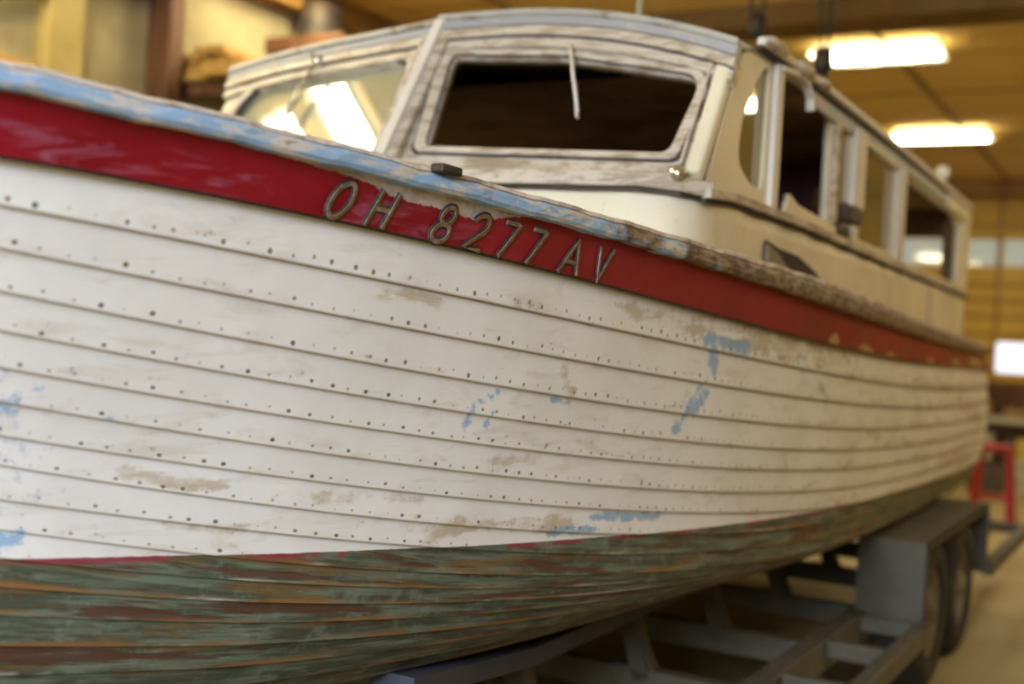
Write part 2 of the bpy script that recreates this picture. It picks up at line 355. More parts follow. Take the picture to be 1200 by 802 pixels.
# tan / bare patches
tm = k.ramp(k.math('ADD', R, k.math('ADD', k.math('MULTIPLY', k.math('SUBTRACT', nB, .5), 1.8), k.math('MULTIPLY', k.math('SUBTRACT', nS, .5), 3.0))), .5, 1.25)
white = k.mix(k.math('MULTIPLY', tm, .62), white, (.44, .34, .21))
bmk = k.ramp(k.math('ADD', G, k.math('ADD', k.math('MULTIPLY', k.math('SUBTRACT', nB, .5), 2.2), k.math('MULTIPLY', k.math('SUBTRACT', nS, .5), 1.2))), .50, .95)
white = k.mix(k.math('MULTIPLY', bmk, .8), white, (.22, .40, .66))
# grime in the laps, heavier aft
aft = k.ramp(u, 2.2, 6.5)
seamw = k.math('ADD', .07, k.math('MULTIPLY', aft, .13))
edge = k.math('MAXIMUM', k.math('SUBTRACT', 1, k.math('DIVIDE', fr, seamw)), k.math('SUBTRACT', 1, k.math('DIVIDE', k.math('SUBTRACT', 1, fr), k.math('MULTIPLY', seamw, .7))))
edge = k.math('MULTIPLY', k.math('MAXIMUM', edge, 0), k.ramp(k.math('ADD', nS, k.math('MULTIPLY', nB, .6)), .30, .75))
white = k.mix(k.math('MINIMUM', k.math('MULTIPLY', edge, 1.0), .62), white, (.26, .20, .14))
chip = k.math('MULTIPLY', k.ramp(k.math('ADD', k.math('MULTIPLY', aft, .13), k.math('ADD', k.math('MULTIPLY', nB, .5), k.math('MULTIPLY', nS, .5))), .60, .66), k.ramp(fr, .35, .95))
white = k.mix(k.math('MULTIPLY', chip, .7), white, (.36, .27, .17))
# fastenings: one dot every 42 mm above each lower edge
pitch = .043
cu = k.math('ADD', k.math('DIVIDE', u, pitch), k.math('MULTIPLY', k.math('FLOOR', v), .37)); ci = k.math('FLOOR', cu)
cv = k.node('ShaderNodeCombineXYZ'); k.put(cv.inputs[0], ci); k.put(cv.inputs[1], k.math('FLOOR', v)); wn = k.node('ShaderNodeTexWhiteNoise'); k.put(wn.inputs[0], cv.outputs[0])
rx, ry, rz = k.sep(wn.outputs['Color'])
du = k.math('MULTIPLY', k.math('SUBTRACT', k.math('FRACT', cu), k.math('ADD', .35, k.math('MULTIPLY', rx, .3))), pitch)
dv = k.math('MULTIPLY', k.math('SUBTRACT', fr, k.math('ADD', .80, k.math('MULTIPLY', ry, .08))), .075)
dist = k.math('SQRT', k.math('ADD', k.math('MULTIPLY', du, du), k.math('MULTIPLY', dv, dv)))
dist = k.math('ADD', dist, k.math('MULTIPLY', k.math('SUBTRACT', nF, .5), .003))
rad = k.math('ADD', .0022, k.math('MULTIPLY', rz, .0024))
dot = k.math('MULTIPLY', k.ramp(k.math('SUBTRACT', rad, dist), -.0012, .0012), k.math('ADD', .3, k.math('MULTIPLY', rz, .65)))
white = k.mix(dot, white, (.13, .10, .07))
# antifouling below the waterline
cb = k.node('ShaderNodeCombineXYZ'); k.put(cb.inputs[0], u); k.put(cb.inputs[1], v); pl_ = cb.outputs[0]
nG = k.noise(k.scale(pl_, (1.6, .75, 1)), 3.0, 6, .68, .3); nO = k.noise(k.scale(pl_, (1, .6, 1), (4, 2, 0)), 2.6, 6, .68, .25); nG2 = k.noise(obc, 12, 5, .7)
grn = k.mix(k.ramp(nG, .40, .62), (.055, .065, .045), (.145, .18, .135))
grn = k.mix(k.math('MULTIPLY', k.ramp(nG2, .52, .7), .5), grn, (.24, .27, .23))
fore = k.math('SUBTRACT', 1, k.ramp(u, 1.4, 2.6))
om = k.ramp(k.math('ADD', nO, k.math('MULTIPLY', fore, .05)), .55, .62); grn = k.mix(k.math('MULTIPLY', om, .7), grn, (.16, .09, .03))
bm2 = k.ramp(k.noise(k.scale(pl_, (1, .6, 1), (13, 5, 1)), 2.4, 5, .62), .54, .60); grn = k.mix(k.math('MULTIPLY', bm2, .8), grn, (.085, .028, .018))
eb = k.math('MAXIMUM', k.ramp(fr, .74, .92), k.math('SUBTRACT', 1, k.ramp(fr, .0, .10)))
grn = k.mix(k.math('MULTIPLY', k.math('MULTIPLY', eb, k.ramp(nO, .44, .60)), .85), grn, (.24, .12, .045))
ln = k.ramp(k.noise(k.scale(obc, (1, 1, 3), (1, 9, 4)), 3, 4), .56, .66)
grn = k.mix(k.math('MULTIPLY', k.math('MULTIPLY', k.ramp(fr, .86, .95), ln), .7), grn, (.5, .45, .42))
wn2 = k.noise(obc, 5, 4)
redz = k.math('MULTIPLY', k.ramp(B, .44, .475), k.ramp(wn2, .48, .56)); grn = k.mix(k.math('MULTIPLY', redz, .9), grn, (.26, .035, .06))
wlm = k.ramp(k.math('ADD', B, k.math('MULTIPLY', k.math('SUBTRACT', nB, .5), .02)), .495, .507)
col = k.mix(wlm, grn, white)
k.base(col); k.put(k.b.inputs['Roughness'], k.math('ADD', .42, k.math('MULTIPLY', nB, .15)))
k.bump(k.math('SUBTRACT', k.math('ADD', k.math('MULTIPLY', nB, .5), k.math('MULTIPLY', nS, .5)), dot), .22, .004)
HULLM = k.m
hull = side_mesh(1, NB, 5, .009, 'hull_planking', HULLM, wear)
tag(hull, 'white lapped planking over worn green bottom paint')
# red sheer strake
k = N('red_strake_paint', .38); uvn = k.node('ShaderNodeUVMap'); uvn.uv_map = 'UVMap'; u, v, _ = k.sep(uvn.outputs[0]); obc = k.coords()
att = k.node('ShaderNodeAttribute'); att.attribute_name = 'wear'; sc = k.node('ShaderNodeSeparateColor'); k.t.links.new(att.outputs['Color'], sc.inputs[0]); R, G = sc.outputs[0], sc.outputs[1]
nA = k.noise(obc, 4, 4); nB = k.noise(obc, 24, 5, .7); nS = k.noise(k.scale(obc, (1, 1, 5)), 5, 5, .7, .5)
red = k.mix(k.ramp(nA, .35, .65), (.25, .004, .016), (.19, .002, .009))
chalk = k.math('MULTIPLY', k.ramp(nS, .48, .66), k.math('MULTIPLY', k.ramp(v, .30, .50), k.math('SUBTRACT', 1, k.ramp(u, 1.6, 2.3))))
red = k.mix(k.math('MULTIPLY', chalk, .55), red, (.36, .12, .20))
pm = k.ramp(k.math('ADD', R, k.math('MULTIPLY', k.math('SUBTRACT', nB, .5), 1.2)), .55, .68)
red = k.mix(pm, red, k.mix(k.ramp(nB, .4, .6), (.50, .41, .36), (.36, .28, .22)))
ym = k.ramp(k.math('ADD', G, k.math('MULTIPLY', k.math('SUBTRACT', nB, .5), 1.6)), .55, .75)
red = k.mix(k.math('MULTIPLY', ym, .8), red, (.45, .30, .13))
ed = k.ramp(k.math('ADD', v, k.math('MULTIPLY', nB, .02)), .945, .965)
red = k.mix(ed, red, (.02, .016, .016)); k.base(red); k.bump(nB, .2, .004); REDS = k.m
PEEL = [((1.58,0),(1.74,.03),.07), ((1.76,.02),(1.90,.12),.12), ((1.86,.12),(2.00,.14),.17), ((2.0,.08),(2.12,.0),.10)]
def rwear(Y, z, L):
    r = max([0]+[1.6-math.hypot((Y-(a[0]+(b[0]-a[0])*t))*2.2, (L-(a[1]+(b[1]-a[1])*t)))/w*.8 for a, b, w in PEEL for t in (0, .25, .5, .75, 1)])
    g = 0
    for (yy, l, ry, rl) in ((3.95,.85,.06,.25), (4.35,.9,.12,.2), (4.75,.9,.08,.15), (5.6,.9,.12,.2), (6.4,.85,.2,.3), (7.4,.7,.5,.5)):
        g = max(g, 1.3-math.hypot((Y-yy)/ry, (L-l)/rl)*.8)
    return (min(max(r, 0), 1), min(max(g, 0), 1), 0, 1)
strake = side_mesh(0, 1, 10, .018, 'sheer_strake', REDS, rwear); tag(strake, 'red painted top strake')
# rub rail
k = N('weathered_rub_rail', .55); obc = k.coords(); x, y, z = k.sep(obc)
nB = k.noise(k.scale(obc, (1, .45, 2.2)), 22, 5, .7, .4); nC = k.noise(obc, 7, 5, .65); nD = k.noise(k.scale(obc, (1, .6, 2)), 30, 4)
aft = k.ramp(y, 1.3, 4.2)
blue = k.mix(k.ramp(nB, .47, .58), (.26, .41, .62), (.56, .52, .50))
brown = k.mix(k.ramp(nD, .42, .6), (.11, .065, .038), (.29, .21, .135))
wm = k.ramp(k.math('ADD', nC, k.math('MULTIPLY', k.math('SUBTRACT', aft, .42), .50)), .44, .58)
col = k.mix(wm, blue, brown); col = k.mix(k.math('MULTIPLY', k.ramp(nB, .62, .68), .7), col, (.20, .09, .05)); k.base(col); k.bump(nD, .5, .006); RAILM = k.m
k = N('covering_board_edge', .55); obc = k.coords(); nB = k.noise(obc, 16, 5, .7)
k.base(k.mix(k.ramp(nB, .45, .62), (.66, .58, .53), (.40, .29, .22))); CBM = k.m
def rail(name, mat, z0, z1, out, inn, mir):
    pts = []; H0 = hermite([-.45, 1.1, 2.5, 3.7, 5.8, 8.2], [.035, .033, .040, .060, .060, .050])
    bm = bmesh.new(); rings = []
    for Y in STA[::2]+[8.22]:
        x, z = lev(0, min(Y, 8.2)); h = H0(Y); jit = .003*math.sin(Y*23)+.002*math.sin(Y*61)
        pr = [(-inn, z0*h), (out*.8, z0*h), (out, z0*h+.25*(z1-z0)*h), (out+jit*.5, z0*h+.75*(z1-z0)*h), (out*.8, z1*h), (-inn, z1*h)]
        ring = []
        for a, b in pr:
            xx = x+a; xx = 2*XM-xx if mir else xx; ring.append(bm.verts.new((xx, Y, z+b+jit*.5)))
        rings.append(ring)
    for r0, r1 in zip(rings, rings[1:]):
        for j in range(6): bm.faces.new((r0[j], r0[(j+1) % 6], r1[(j+1) % 6], r1[j]))
    bm.faces.new(rings[0]); bm.faces.new(rings[-1]); bmesh.ops.recalc_face_normals(bm, faces=bm.faces)
    o = obj(name, bm, mat, boat); o.location = -boat.location; return o
for mir in (0, 1):
    rail('rub_rail', RAILM, -.15, .72, .034, .03, mir); rail('covering_board', CBM, .72, 1.05, .026, .10, mir)
tag([o for o in boat.children if o.name == 'rub_rail'][0], 'blue and bare-wood rub rail')
def bp(o): o.location = -boat.location; return o   # boat part built in room coordinates
# deck
bm = bmesh.new(); rows = []
for Y in STA[::6]+[8.2]:
    x, z = lev(0, Y); xl = x-.03; xr = 2*XM-x+.03; row = []
    for i in range(9):
        t = i/8; row.append(bm.verts.new((xl+(xr-xl)*t, Y, z+.02+.10*math.sin(math.pi*t)*max(0, (xl-xr))/2.4)))
    rows.append(row)
for r0, r1 in zip(rows, rows[1:]):
    for a, b, c, d in zip(r0, r0[1:], r1[1:], r1): bm.faces.new((a, b, c, d))
bp(obj('deck', bm, ROOFM, boat, True))
# transom
bm = bmesh.new(); loop = [lev(k_, 8.2) for k_ in range(NB+1)]
vs = [bm.verts.new((x, 8.2, z)) for x, z in loop]+[bm.verts.new((2*XM-x, 8.2, z)) for x, z in loop[::-1]]
bm.faces.new(vs); r = bmesh.ops.extrude_face_region(bm, geom=bm.faces[:]); bmesh.ops.translate(bm, verts=[v for v in r['geom'] if isinstance(v, bmesh.types.BMVert)], vec=(0, -.03, 0))
bp(obj('transom', bm, CREAM, boat))
# keel and stem
bp(bar('keel', [(XM, -.15, .80), (XM, .3, .70), (XM, 1.2, .50), (XM, 1.9, .50), (XM, 3.6, .63), (XM, 8.15, .645)], rect(.09, .10), plain('keel_timber', (.10, .07, .05)), boat))
bp(bar('stem', [(XM, -.47, 1.93), (XM, -.44, 1.6), (XM, -.30, 1.2), (XM, -.15, .80)], rect(.09, .10), CREAM, boat, upv=(0, 1, 0)))

# registration characters, raised strokes on the strake
def arc(cx, cy, rx_, ry_, a0, a1, n=14): return [(cx+rx_*math.cos(math.radians(a0+(a1-a0)*i/n)), cy+ry_*math.sin(math.radians(a0+(a1-a0)*i/n))) for i in range(n+1)]
GL = {'O': [arc(.5, .5, .42, .48, 90, 450, 24)], 'H': [[(.08, 0), (.08, 1)], [(.92, 0), (.92, 1)], [(.08, .5), (.92, .5)]],
      '8': [arc(.5, .74, .33, .25, 90, 450, 20), arc(.5, .25, .42, .26, 90, 450, 20)],
      '2': [arc(.5, .72, .38, .27, 165, -30, 14)+[(.08, .02), (.95, .02)]], '7': [[(.05, .98), (.92, .98), (.35, 0)]],
      'A': [[(.02, 0), (.5, 1), (.98, 0)], [(.22, .34), (.78, .34)]], 'V': [[(.05, 1), (.5, 0), (.95, 1)]]}
BRZ = plain('tarnished_brass', (.20, .13, .08), (.32, .24, .19), 60, .4, .3); LDK = plain('letter_dark_edge', (.025, .022, .02), (.06, .05, .04), 40, .6)  # wide dark layer outlines each brass stroke
def glyph(ch, Yc, w):
    def P(a, b, off):
        L = .93-.70*b; Y = Yc+(a-.5)*w+.030*(b-.5); x, z = surf(Y, L); x0, z0 = lev(0, Y); x1, z1 = lev(1, Y)
        nx, nz = z0-z1, x1-x0; l = math.hypot(nx, nz); s = .018*L; return Vector((x+nx/l*(off+s), Y, z+nz/l*(off+s)))
    for nm, wd, h, mt, dx in (('character_edge', .017, .003, LDK, 0.0), ('character', .0085, .0055, BRZ, -.0012)):
        bm = bmesh.new()
        for st in GL[ch]:
            dense = []
            for p, q in zip(st, st[1:]):
                nseg = 1 if len(st) > 6 else 5
                dense += [(p[0]+(q[0]-p[0])*i/nseg, p[1]+(q[1]-p[1])*i/nseg) for i in range(nseg)]
            dense.append(st[-1]); pts = [P(a, b, h/2)+Vector((0, dx, 0)) for a, b in dense]
            nrm = (P(.5, .5, 1)-P(.5, .5, 0)).normalized(); sweep(bm, pts, rect(wd, h), nrm)
        bmesh.ops.recalc_face_normals(bm, faces=bm.faces)
        o = obj(nm, bm, mt, boat if nm == 'character' else None); yield o
for ch, y_, w_ in (('O', 1.698, .048), ('H', 1.790, .046), ('8', 1.942, .048), ('2', 2.034, .054), ('7', 2.120, .050), ('7', 2.207, .050), ('A', 2.338, .068), ('V', 2.448, .060)):
    e_, c_ = list(glyph(ch, y_, w_)); bp(c_); e_.parent = c_; c_['label'] = 'raised brass registration character '+ch

# ------------------------------------------------------------ CABIN
SX = -1.22      # port side plane
SL = -3.52      # starboard side plane
def sidefn(a, b, d): return (SX+d-.015, a, b)
def stbfn(a, b, d): return (SL+d+.015, a, b)
# trunk below the sill, wrapped around the front
plan = [(SL, 7.9), (SL, 3.75), (SL+.05, 3.5), (-2.9, 3.34), (-2.31, 3.15), (-1.8, 3.13), (-1.42, 3.14), (-1.31, 3.165), (-1.245, 3.22), (SX, 3.32), (SX, 3.6), (SX, 5), (SX, 6.5), (SX, 7.9)]
bm = bmesh.new(); fine = []
for p, q in zip(plan, plan[1:]):
    n = max(1, int(math.dist(p, q)/.05)); fine += [(p[0]+(q[0]-p[0])*i/n, p[1]+(q[1]-p[1])*i/n) for i in range(n)]
fine.append(plan[-1]); rings = []
for x, y in fine:
    zb = lev(0, y)[1]-.02
    zt = 1.985 if y < 3.2 else 1.985-.045*min((y-3.2)/.15, 1) if y < 3.35 else 1.94-.004*(y-3.3)
    rings.append([bm.verts.new((x+.004*math.sin(y*17+zz*9), y+.004*math.sin(x*19+zz*13), zz)) for zz in (zb, zb+.1, (zb+zt)/2, zt-.06, zt)])
for r0, r1 in zip(rings, rings[1:]):
    for j in range(4): bm.faces.new((r0[j], r1[j], r1[j+1], r0[j+1]))
bmesh.ops.recalc_face_normals(bm, faces=bm.faces)
bmesh.ops.solidify(bm, geom=bm.faces[:], thickness=.02)
bp(obj('cabin_trunk', bm, CREAM, boat, True))
# sill moulding along the side
bp(bar('sill_moulding', [(SX+.012, 3.22, 1.935), (SX+.012, 3.45, 1.952), (SX+.012, 4.2, 1.955), (SX+.012, 5.8, 1.936), (SX+.012, 7.9, 1.918)], rect(.03, .028), FRAME, boat, bevel=.004))
bp(bar('sill_moulding', [(SX+.004, 3.22, 1.915), (SX+.004, 3.45, 1.932), (SX+.004, 4.2, 1.935), (SX+.004, 5.8, 1.918), (SX+.004, 7.9, 1.900)], rect(.016, .012), GAPM, boat))
# port side wall with its openings
qwin = rounded([(3.72, 2.41), (3.775, 2.41), (3.765, 2.01), (3.62, 2.02), (3.50, 2.07), (3.52, 2.20), (3.64, 2.35)], .05)
doorh = rounded([(3.865, 1.96), (4.56, 1.96), (4.56, 2.42), (4.45, 2.44), (3.865, 2.44)], .02)
slit = rounded([(4.69, 1.99), (4.83, 1.99), (4.83, 2.40), (4.69, 2.40)], .015)
w2 = rounded([(5.07, 1.985), (5.73, 1.985), (5.73, 2.385), (5.07, 2.385)], .02)
w3 = rounded([(5.91, 1.965), (7.56, 1.965), (7.56, 2.30), (7.35, 2.36), (5.91, 2.375)], .04)
outer = [(3.23, 1.94), (7.88, 1.92), (7.88, 2.46), (3.72, 2.46), (3.49, 2.40)]
bp(panel('port_cabin_side', outer, [qwin, doorh, slit, w2, w3], .03, sidefn, CREAM, boat))
sw = rounded([(3.9, 1.98), (5.25, 1.98), (5.25, 2.40), (3.95, 2.40)], .03); sw3 = rounded([(5.95, 1.98), (7.3, 1.98), (7.3, 2.3), (5.95, 2.3)], .03)
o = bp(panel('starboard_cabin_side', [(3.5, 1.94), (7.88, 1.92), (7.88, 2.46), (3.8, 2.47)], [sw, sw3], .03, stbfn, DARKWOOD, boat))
# glass
k = N('reflection_tint_glass', .03, spec=.9); k.base((.34, .29, .11)); k.put(k.b.inputs['Alpha'], .82); GLASS = k.m  # olive base colour puts the yellow room's reflection into the glass
k = N('hazy_windshield_glass', .05, spec=1.0); k.base((.36, .36, .24)); k.b.inputs['IOR'].default_value = 1.9; GLASS2 = k.m
bp(panel('quarter_window_glass', qwin, [], .004, lambda a, b, d: (SX-.017+d, a, b), GLASS, boat))
bp(panel('side_window_glass', w2, [], .004, lambda a, b, d: (SX-.017+d, a, b), GLASS, boat))
bp(panel('side_window_glass', slit, [], .004, lambda a, b, d: (SX-.022+d, a, b), GLASS, boat))
# posts and trims on the port side
def pst(name, y0, y1, z0, z1, mat, x=SX, t=.022): return bp(bxo(name, (x, y0, z0), (x+t, y1, z1), mat, boat, bevel=.004))
pst('door_post', 3.795, 3.862, 1.965, 2.44, TRIMW)
pst('window_post', 4.585, 4.66, 2.0, 2.42, FRAME, t=.015)
pst('window_post', 4.85, 5.02, 2.10, 2.42, TRIMW, t=.03)
pst('window_post', 4.88, 4.99, 1.95, 2.03, TRIMW, t=.02)
pst('window_post', 5.745, 5.89, 1.955, 2.40, TRIMW, t=.022)
pst('corner_post', 7.60, 7.88, 1.93, 2.42, CREAM, t=.012)
bp(bxo('sliding_latch', (SX, 4.72, 2.03), (SX+.035, 4.98, 2.10), IRON, boat, bevel=.01))
bp(bxo('sliding_latch', (SX, 4.62, 1.965), (SX+.03, 4.82, 2.01), IRON, boat, bevel=.01))
bp(bar('window_rail', [(SX+.008, 5.04, 2.395), (SX+.008, 5.75, 2.392)], rect(.02, .018), TRIMW, boat))
# broken trim: arched head with a hooked end, and the sagging sill board
bp(bar('door_head', [(SX+.018, 3.82, 2.425), (SX+.018, 4.0, 2.445), (SX+.018, 4.12, 2.44), (SX+.018, 4.18, 2.40), (SX+.018, 4.19, 2.355)], rect(.02, .030), TRIMW, boat, upv=(1, 0, 0), bevel=.004))
bp(panel('broken_sill_board', [(3.94, 1.955), (3.99, 2.035), (4.10, 2.01), (4.62, 1.99), (4.62, 1.95)], [], .02, lambda a, b, d: (SX+.012+d, a, b), CREAM, boat))
# peeled ply with a dark sheet standing in for its shaded opening
gap = rounded([(3.80, 1.862), (3.95, 1.845), (4.18, 1.84), (4.42, 1.80), (4.56, 1.755), (4.56, 1.735), (3.82, 1.735)], .02)
bp(panel('side_gap', gap, [], .004, lambda a, b, d: (SX+.006+d, a, b), GAPM, boat))
bp(panel('exposed_ply', [(3.80, 1.847), (3.92, 1.825), (4.02, 1.79), (4.10, 1.74), (3.82, 1.74)], [], .01, lambda a, b, d: (SX+.012+d, a, b), plain('bare_grey_ply', (.27, .23, .14), (.2, .16, .1)), boat))
bp(bxo('panel_seam', (SX, 6.72, 1.70), (SX+.006, 6.74, 1.91), FRAME, boat))
# windshield
def wp(X, v, d=0):     # port half
    return Vector((X, 3.2+(X+2.2)*.041, 2.0)) + Vector((0, .6, 1))*v + Vector((.035, -.857, .515))*d
def ws(X, v, d=0):     # starboard half
    return Vector((X, 3.2-(X+2.2)*.245, 2.0)) + Vector((0, .6, 1))*v + Vector((-.205, -.84, .503))*d
po = rounded([(-2.235, .432), (-1.80, .40), (-1.335, .305), (-1.305, .25), (-1.335, .035), (-2.185, .075)], .03)
so = rounded([(-2.445, .445), (-2.87, .475), (-3.20, .475), (-3.36, .435), (-3.42, .36), (-3.40, .03), (-2.40, .06)], .05)
bp(panel('windshield_frame', [(-2.34, -.02), (-1.225, -.045), (-1.225, .40), (-1.7, .48), (-2.34, .53)], [po], .04, wp, FRAME, boat))
bp(panel('windshield_frame', [(-2.27, -.02), (-3.535, -.02), (-3.55, .46), (-3.45, .53), (-2.9, .58), (-2.27, .55)], [so], .04, ws, FRAME, boat))
def ring(pts, grow):
    c_ = Vector((sum(p[0] for p in pts)/len(pts), sum(p[1] for p in pts)/len(pts))); return [tuple(c_+(Vector(p)-c_)*g) for p, g in ((p, grow) for p in pts)]
bp(panel('windshield_gap_line', ring(po, 1.10), [ring(po, 1.0)], .02, lambda a, b, d: wp(a, b, d+.018), GAPM, boat))  # dark ring painted in as the gap between moulding and frame
bp(panel('windshield_moulding', ring(po, 1.075), [ring(po, 1.0)], .02, lambda a, b, d: wp(a, b, d+.028), MOULD, boat))
bp(panel('windshield_moulding', ring(so, 1.06), [ring(so, 1.0)], .02, lambda a, b, d: ws(a, b, d+.028), MOULD, boat))
bp(panel('windshield_gap_line', ring(so, 1.015), [ring(so, .965)], .012, lambda a, b, d: ws(a, b, d+.02), GAPM, boat))
bp(panel('windshield_glass', ring(so, 1.01), [], .006, ws, GLASS2, boat))
bp(bar('windshield_mullion', [wp(-2.315, -.01, .03), wp(-2.315, .50, .03)], rect(.11, .05), FRAME, boat, upv=(0, -.857, .515), bevel=.006))
bp(bar('windshield_mullion', [wp(-2.315, -.01, .062), wp(-2.315, .545, .062)], rect(.04, .02), TRIMW, boat, upv=(0, -.857, .515), bevel=.004))
bp(bar('sill_moulding', [(-2.31, 3.13, 1.985), (-1.75, 3.115, 1.975), (-1.38, 3.125, 1.965), (-1.27, 3.17, 1.955), (-1.205, 3.25, 1.945)], rect(.03, .045), FRAME, boat, bevel=.006))
bp(bar('sill_moulding', [(-2.31, 3.13, 1.955), (-1.75, 3.115, 1.945), (-1.38, 3.125, 1.935), (-1.27, 3.17, 1.925), (-1.215, 3.25, 1.918)], rect(.02, .009), IRON, boat))
bp(bar('corner_post', [wp(-1.245, -.03, .02), wp(-1.245, .41, .02)], rect(.05, .05), CREAM, boat, upv=(0, -.857, .515), bevel=.012))
bp(bar('corner_groove', [wp(-1.285, -.03, .03), wp(-1.285, .40, .03)], rect(.008, .03), FRAME, boat, upv=(0, -.857, .515)))
bp(lath('corner_fitting', [(0, 0), (.022, 0), (.026, .012), (.018, .026), (0, .03)], wp(-1.275, -.045, .05), (0, -1, .2), CHROME, boat, 16))
# fascia above the windshield and the roof
def topline(X):   # local v of the roof edge front
    return .560-.30*max(0, (X+2.1))**2*.73-.045*max(0, -(X+2.9))**2*2 if True else 0
def fasc(name, lo, hi, d0, mat):
    for half, fn, xs in (('p', wp, np.linspace(-2.325, -1.21, 14)), ('s', ws, np.linspace(-2.30, -3.56, 14))):
        bm = bmesh.new(); rings = []
        for X in xs:
            tv = topline(X); a, b = tv-hi, tv-lo
            rings.append([bm.verts.new(fn(X, a, d0-.05)), bm.verts.new(fn(X, b, d0-.05)), bm.verts.new(fn(X, b, d0)), bm.verts.new(fn(X, a, d0))])
        for r0, r1 in zip(rings, rings[1:]):
            for j in range(4): bm.faces.new((r0[j], r0[(j+1) % 4], r1[(j+1) % 4], r1[j]))
        bm.faces.new(rings[0]); bm.faces.new(rings[-1]); bmesh.ops.recalc_face_normals(bm, faces=bm.faces)
        bp(obj(name, bm, mat, boat))
fasc('roof_fascia', .0, .018, .075, ROOFM)
fasc('roof_fascia', .018, .045, .060, GREYBLUE)
fasc('roof_fascia', .045, .049, .050, GAPM)
fasc('roof_fascia', .049, .080, .055, MOULD)
fasc('roof_fascia', .080, .084, .046, GAPM)
fasc('roof_fascia', .084, .115, .040, MOULD)
# roof shell
def roofz(X, Y):
    t = (X-(SX+.005))/((SL-.03)-(SX+.005)); return 2.475+.135*math.sin(math.pi*min(max(t, 0), 1))**.8-.004*(Y-3.5)
bm = bmesh.new(); rows = []
for j in range(30):
    row = []
    for i in range(25):
        t = i/24; X = SX+.005+(SL-.03-SX-.005)*t
        yf = (wp(X, topline(X), .07).y if X > -2.31 else ws(X, topline(X), .07).y); zf = 2.0+topline(X)+.515*.07
        s = j/29; Y = yf+(7.80-yf)*s; zr = roofz(X, Y); z = zf+(zr-zf)*min(1, s*6) if s < .167 else zr
        row.append(bm.verts.new((X, Y, z)))
    rows.append(row)
for r0, r1 in zip(rows, rows[1:]):
    for a, b, c, d in zip(r0, r0[1:], r1[1:], r1): bm.faces.new((a, b, c, d))
bmesh.ops.recalc_face_normals(bm, faces=bm.faces); bmesh.ops.solidify(bm, geom=bm.faces[:], thickness=.02)
bp(obj('roof', bm, ROOFM, boat, True))
bp(bar('roof_edge_moulding', [(SX+.02, 3.60, 2.462), (SX+.022, 4.3, 2.475), (SX+.022, 6, 2.468), (SX+.022, 7.8, 2.452)], rect(.03, .03), TRIMW, boat, bevel=.008))
bp(bar('roof_edge_gap', [(SX+.012, 3.6, 2.443), (SX+.012, 6, 2.449), (SX+.012, 7.78, 2.436)], rect(.03, .014), GAPM, boat))
bp(bar('roof_side_fascia', [(SX+.008, 4.2, 2.415), (SX+.008, 6, 2.415), (SX+.008, 7.0, 2.405)], rect(.016, .06), GREYBLUE, boat, bevel=.003))
bp(bar('roof_side_fascia', [(SX+.018, 7.0, 2.40), (SX+.018, 7.80, 2.39)], rect(.016, .085), CREAM, boat, bevel=.003))
for (y0_, h_, l_) in ((3.72, .022, .12), (4.05, .03, .10), (4.28, .02, .07)):   # lifted canvas and filler lumps by the broken head
    bm = bmesh.new(); bmesh.ops.create_uvsphere(bm, u_segments=14, v_segments=8, radius=1)
    for v_ in bm.verts: v_.co = Vector((SX+.03+v_.co.x*.03, y0_+v_.co.y*l_, 2.47+v_.co.z*h_+.004*math.sin(v_.co.y*9)))
    bp(obj('lifted_canvas', bm, FRAME, boat, True))
# interior
bp(panel('headliner', [(SL+.03, 3.9), (SX-.03, 3.9), (SX-.03, 7.8), (SL+.03, 7.8)], [], .01, lambda a, b, d: (a, b, 2.44+d), HEADL, boat))
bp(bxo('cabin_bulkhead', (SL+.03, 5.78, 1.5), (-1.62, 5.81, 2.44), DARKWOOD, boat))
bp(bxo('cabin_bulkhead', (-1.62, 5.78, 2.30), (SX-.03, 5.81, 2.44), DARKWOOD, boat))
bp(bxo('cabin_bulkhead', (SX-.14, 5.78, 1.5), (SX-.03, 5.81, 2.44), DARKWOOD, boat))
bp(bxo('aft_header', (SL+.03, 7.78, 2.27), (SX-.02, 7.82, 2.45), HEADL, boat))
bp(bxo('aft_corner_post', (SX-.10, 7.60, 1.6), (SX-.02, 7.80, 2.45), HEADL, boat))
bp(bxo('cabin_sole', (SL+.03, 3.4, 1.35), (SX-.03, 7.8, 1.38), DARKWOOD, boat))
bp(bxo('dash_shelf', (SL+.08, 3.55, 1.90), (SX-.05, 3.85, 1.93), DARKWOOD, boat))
bp(panel('lit_wall_stand_in', [(-2.75, 2.29), (-2.34, 2.17), (-2.34, 1.95), (-2.75, 1.95)], [], .02, lambda a, b, d: (a, 4.0+d, b), plain('lit_wall_yellow', (.85, .58, .18), rough=.4), boat))  # added panel in place of the lit wall seen through the starboard window
# wipers
CH2 = CHROME
def wiper(fn, X0_, v0, X1_, v1, mat, motor):
    r = bp(bar('wiper_arm', [fn(X0_, v0, .05), fn((X0_+X1_)/2, (v0+v1)/2, .058), fn(X1_, v1, .045)], circ(.006, 8), mat, boat, upv=(0, -.857, .515), smooth=True))
    q = bar('wiper_blade', [fn(X1_+(X0_-X1_)*.45, v1+(v0-v1)*.45, .036), fn(X1_, v1-.012, .036)], rect(.008, .014), mat, r, upv=(0, -.857, .515))
    if motor: 
        m_ = lath('wiper_motor', [(0, 0), (.022, 0), (.024, .03), (.014, .045), (0, .048)], fn(X0_, v0, .03), fn(0, 0, 1)-fn(0, 0, 0), CH2, r, 16)
        lath('wiper_knob', [(0, 0), (.012, .004), (.014, .014), (0, .022)], fn(X0_-.03, v0+.015, .06), fn(0, 0, 1)-fn(0, 0, 0), CH2, r, 12)
wiper(wp, -1.78, .425, -1.67, .175, TRIMW, False)
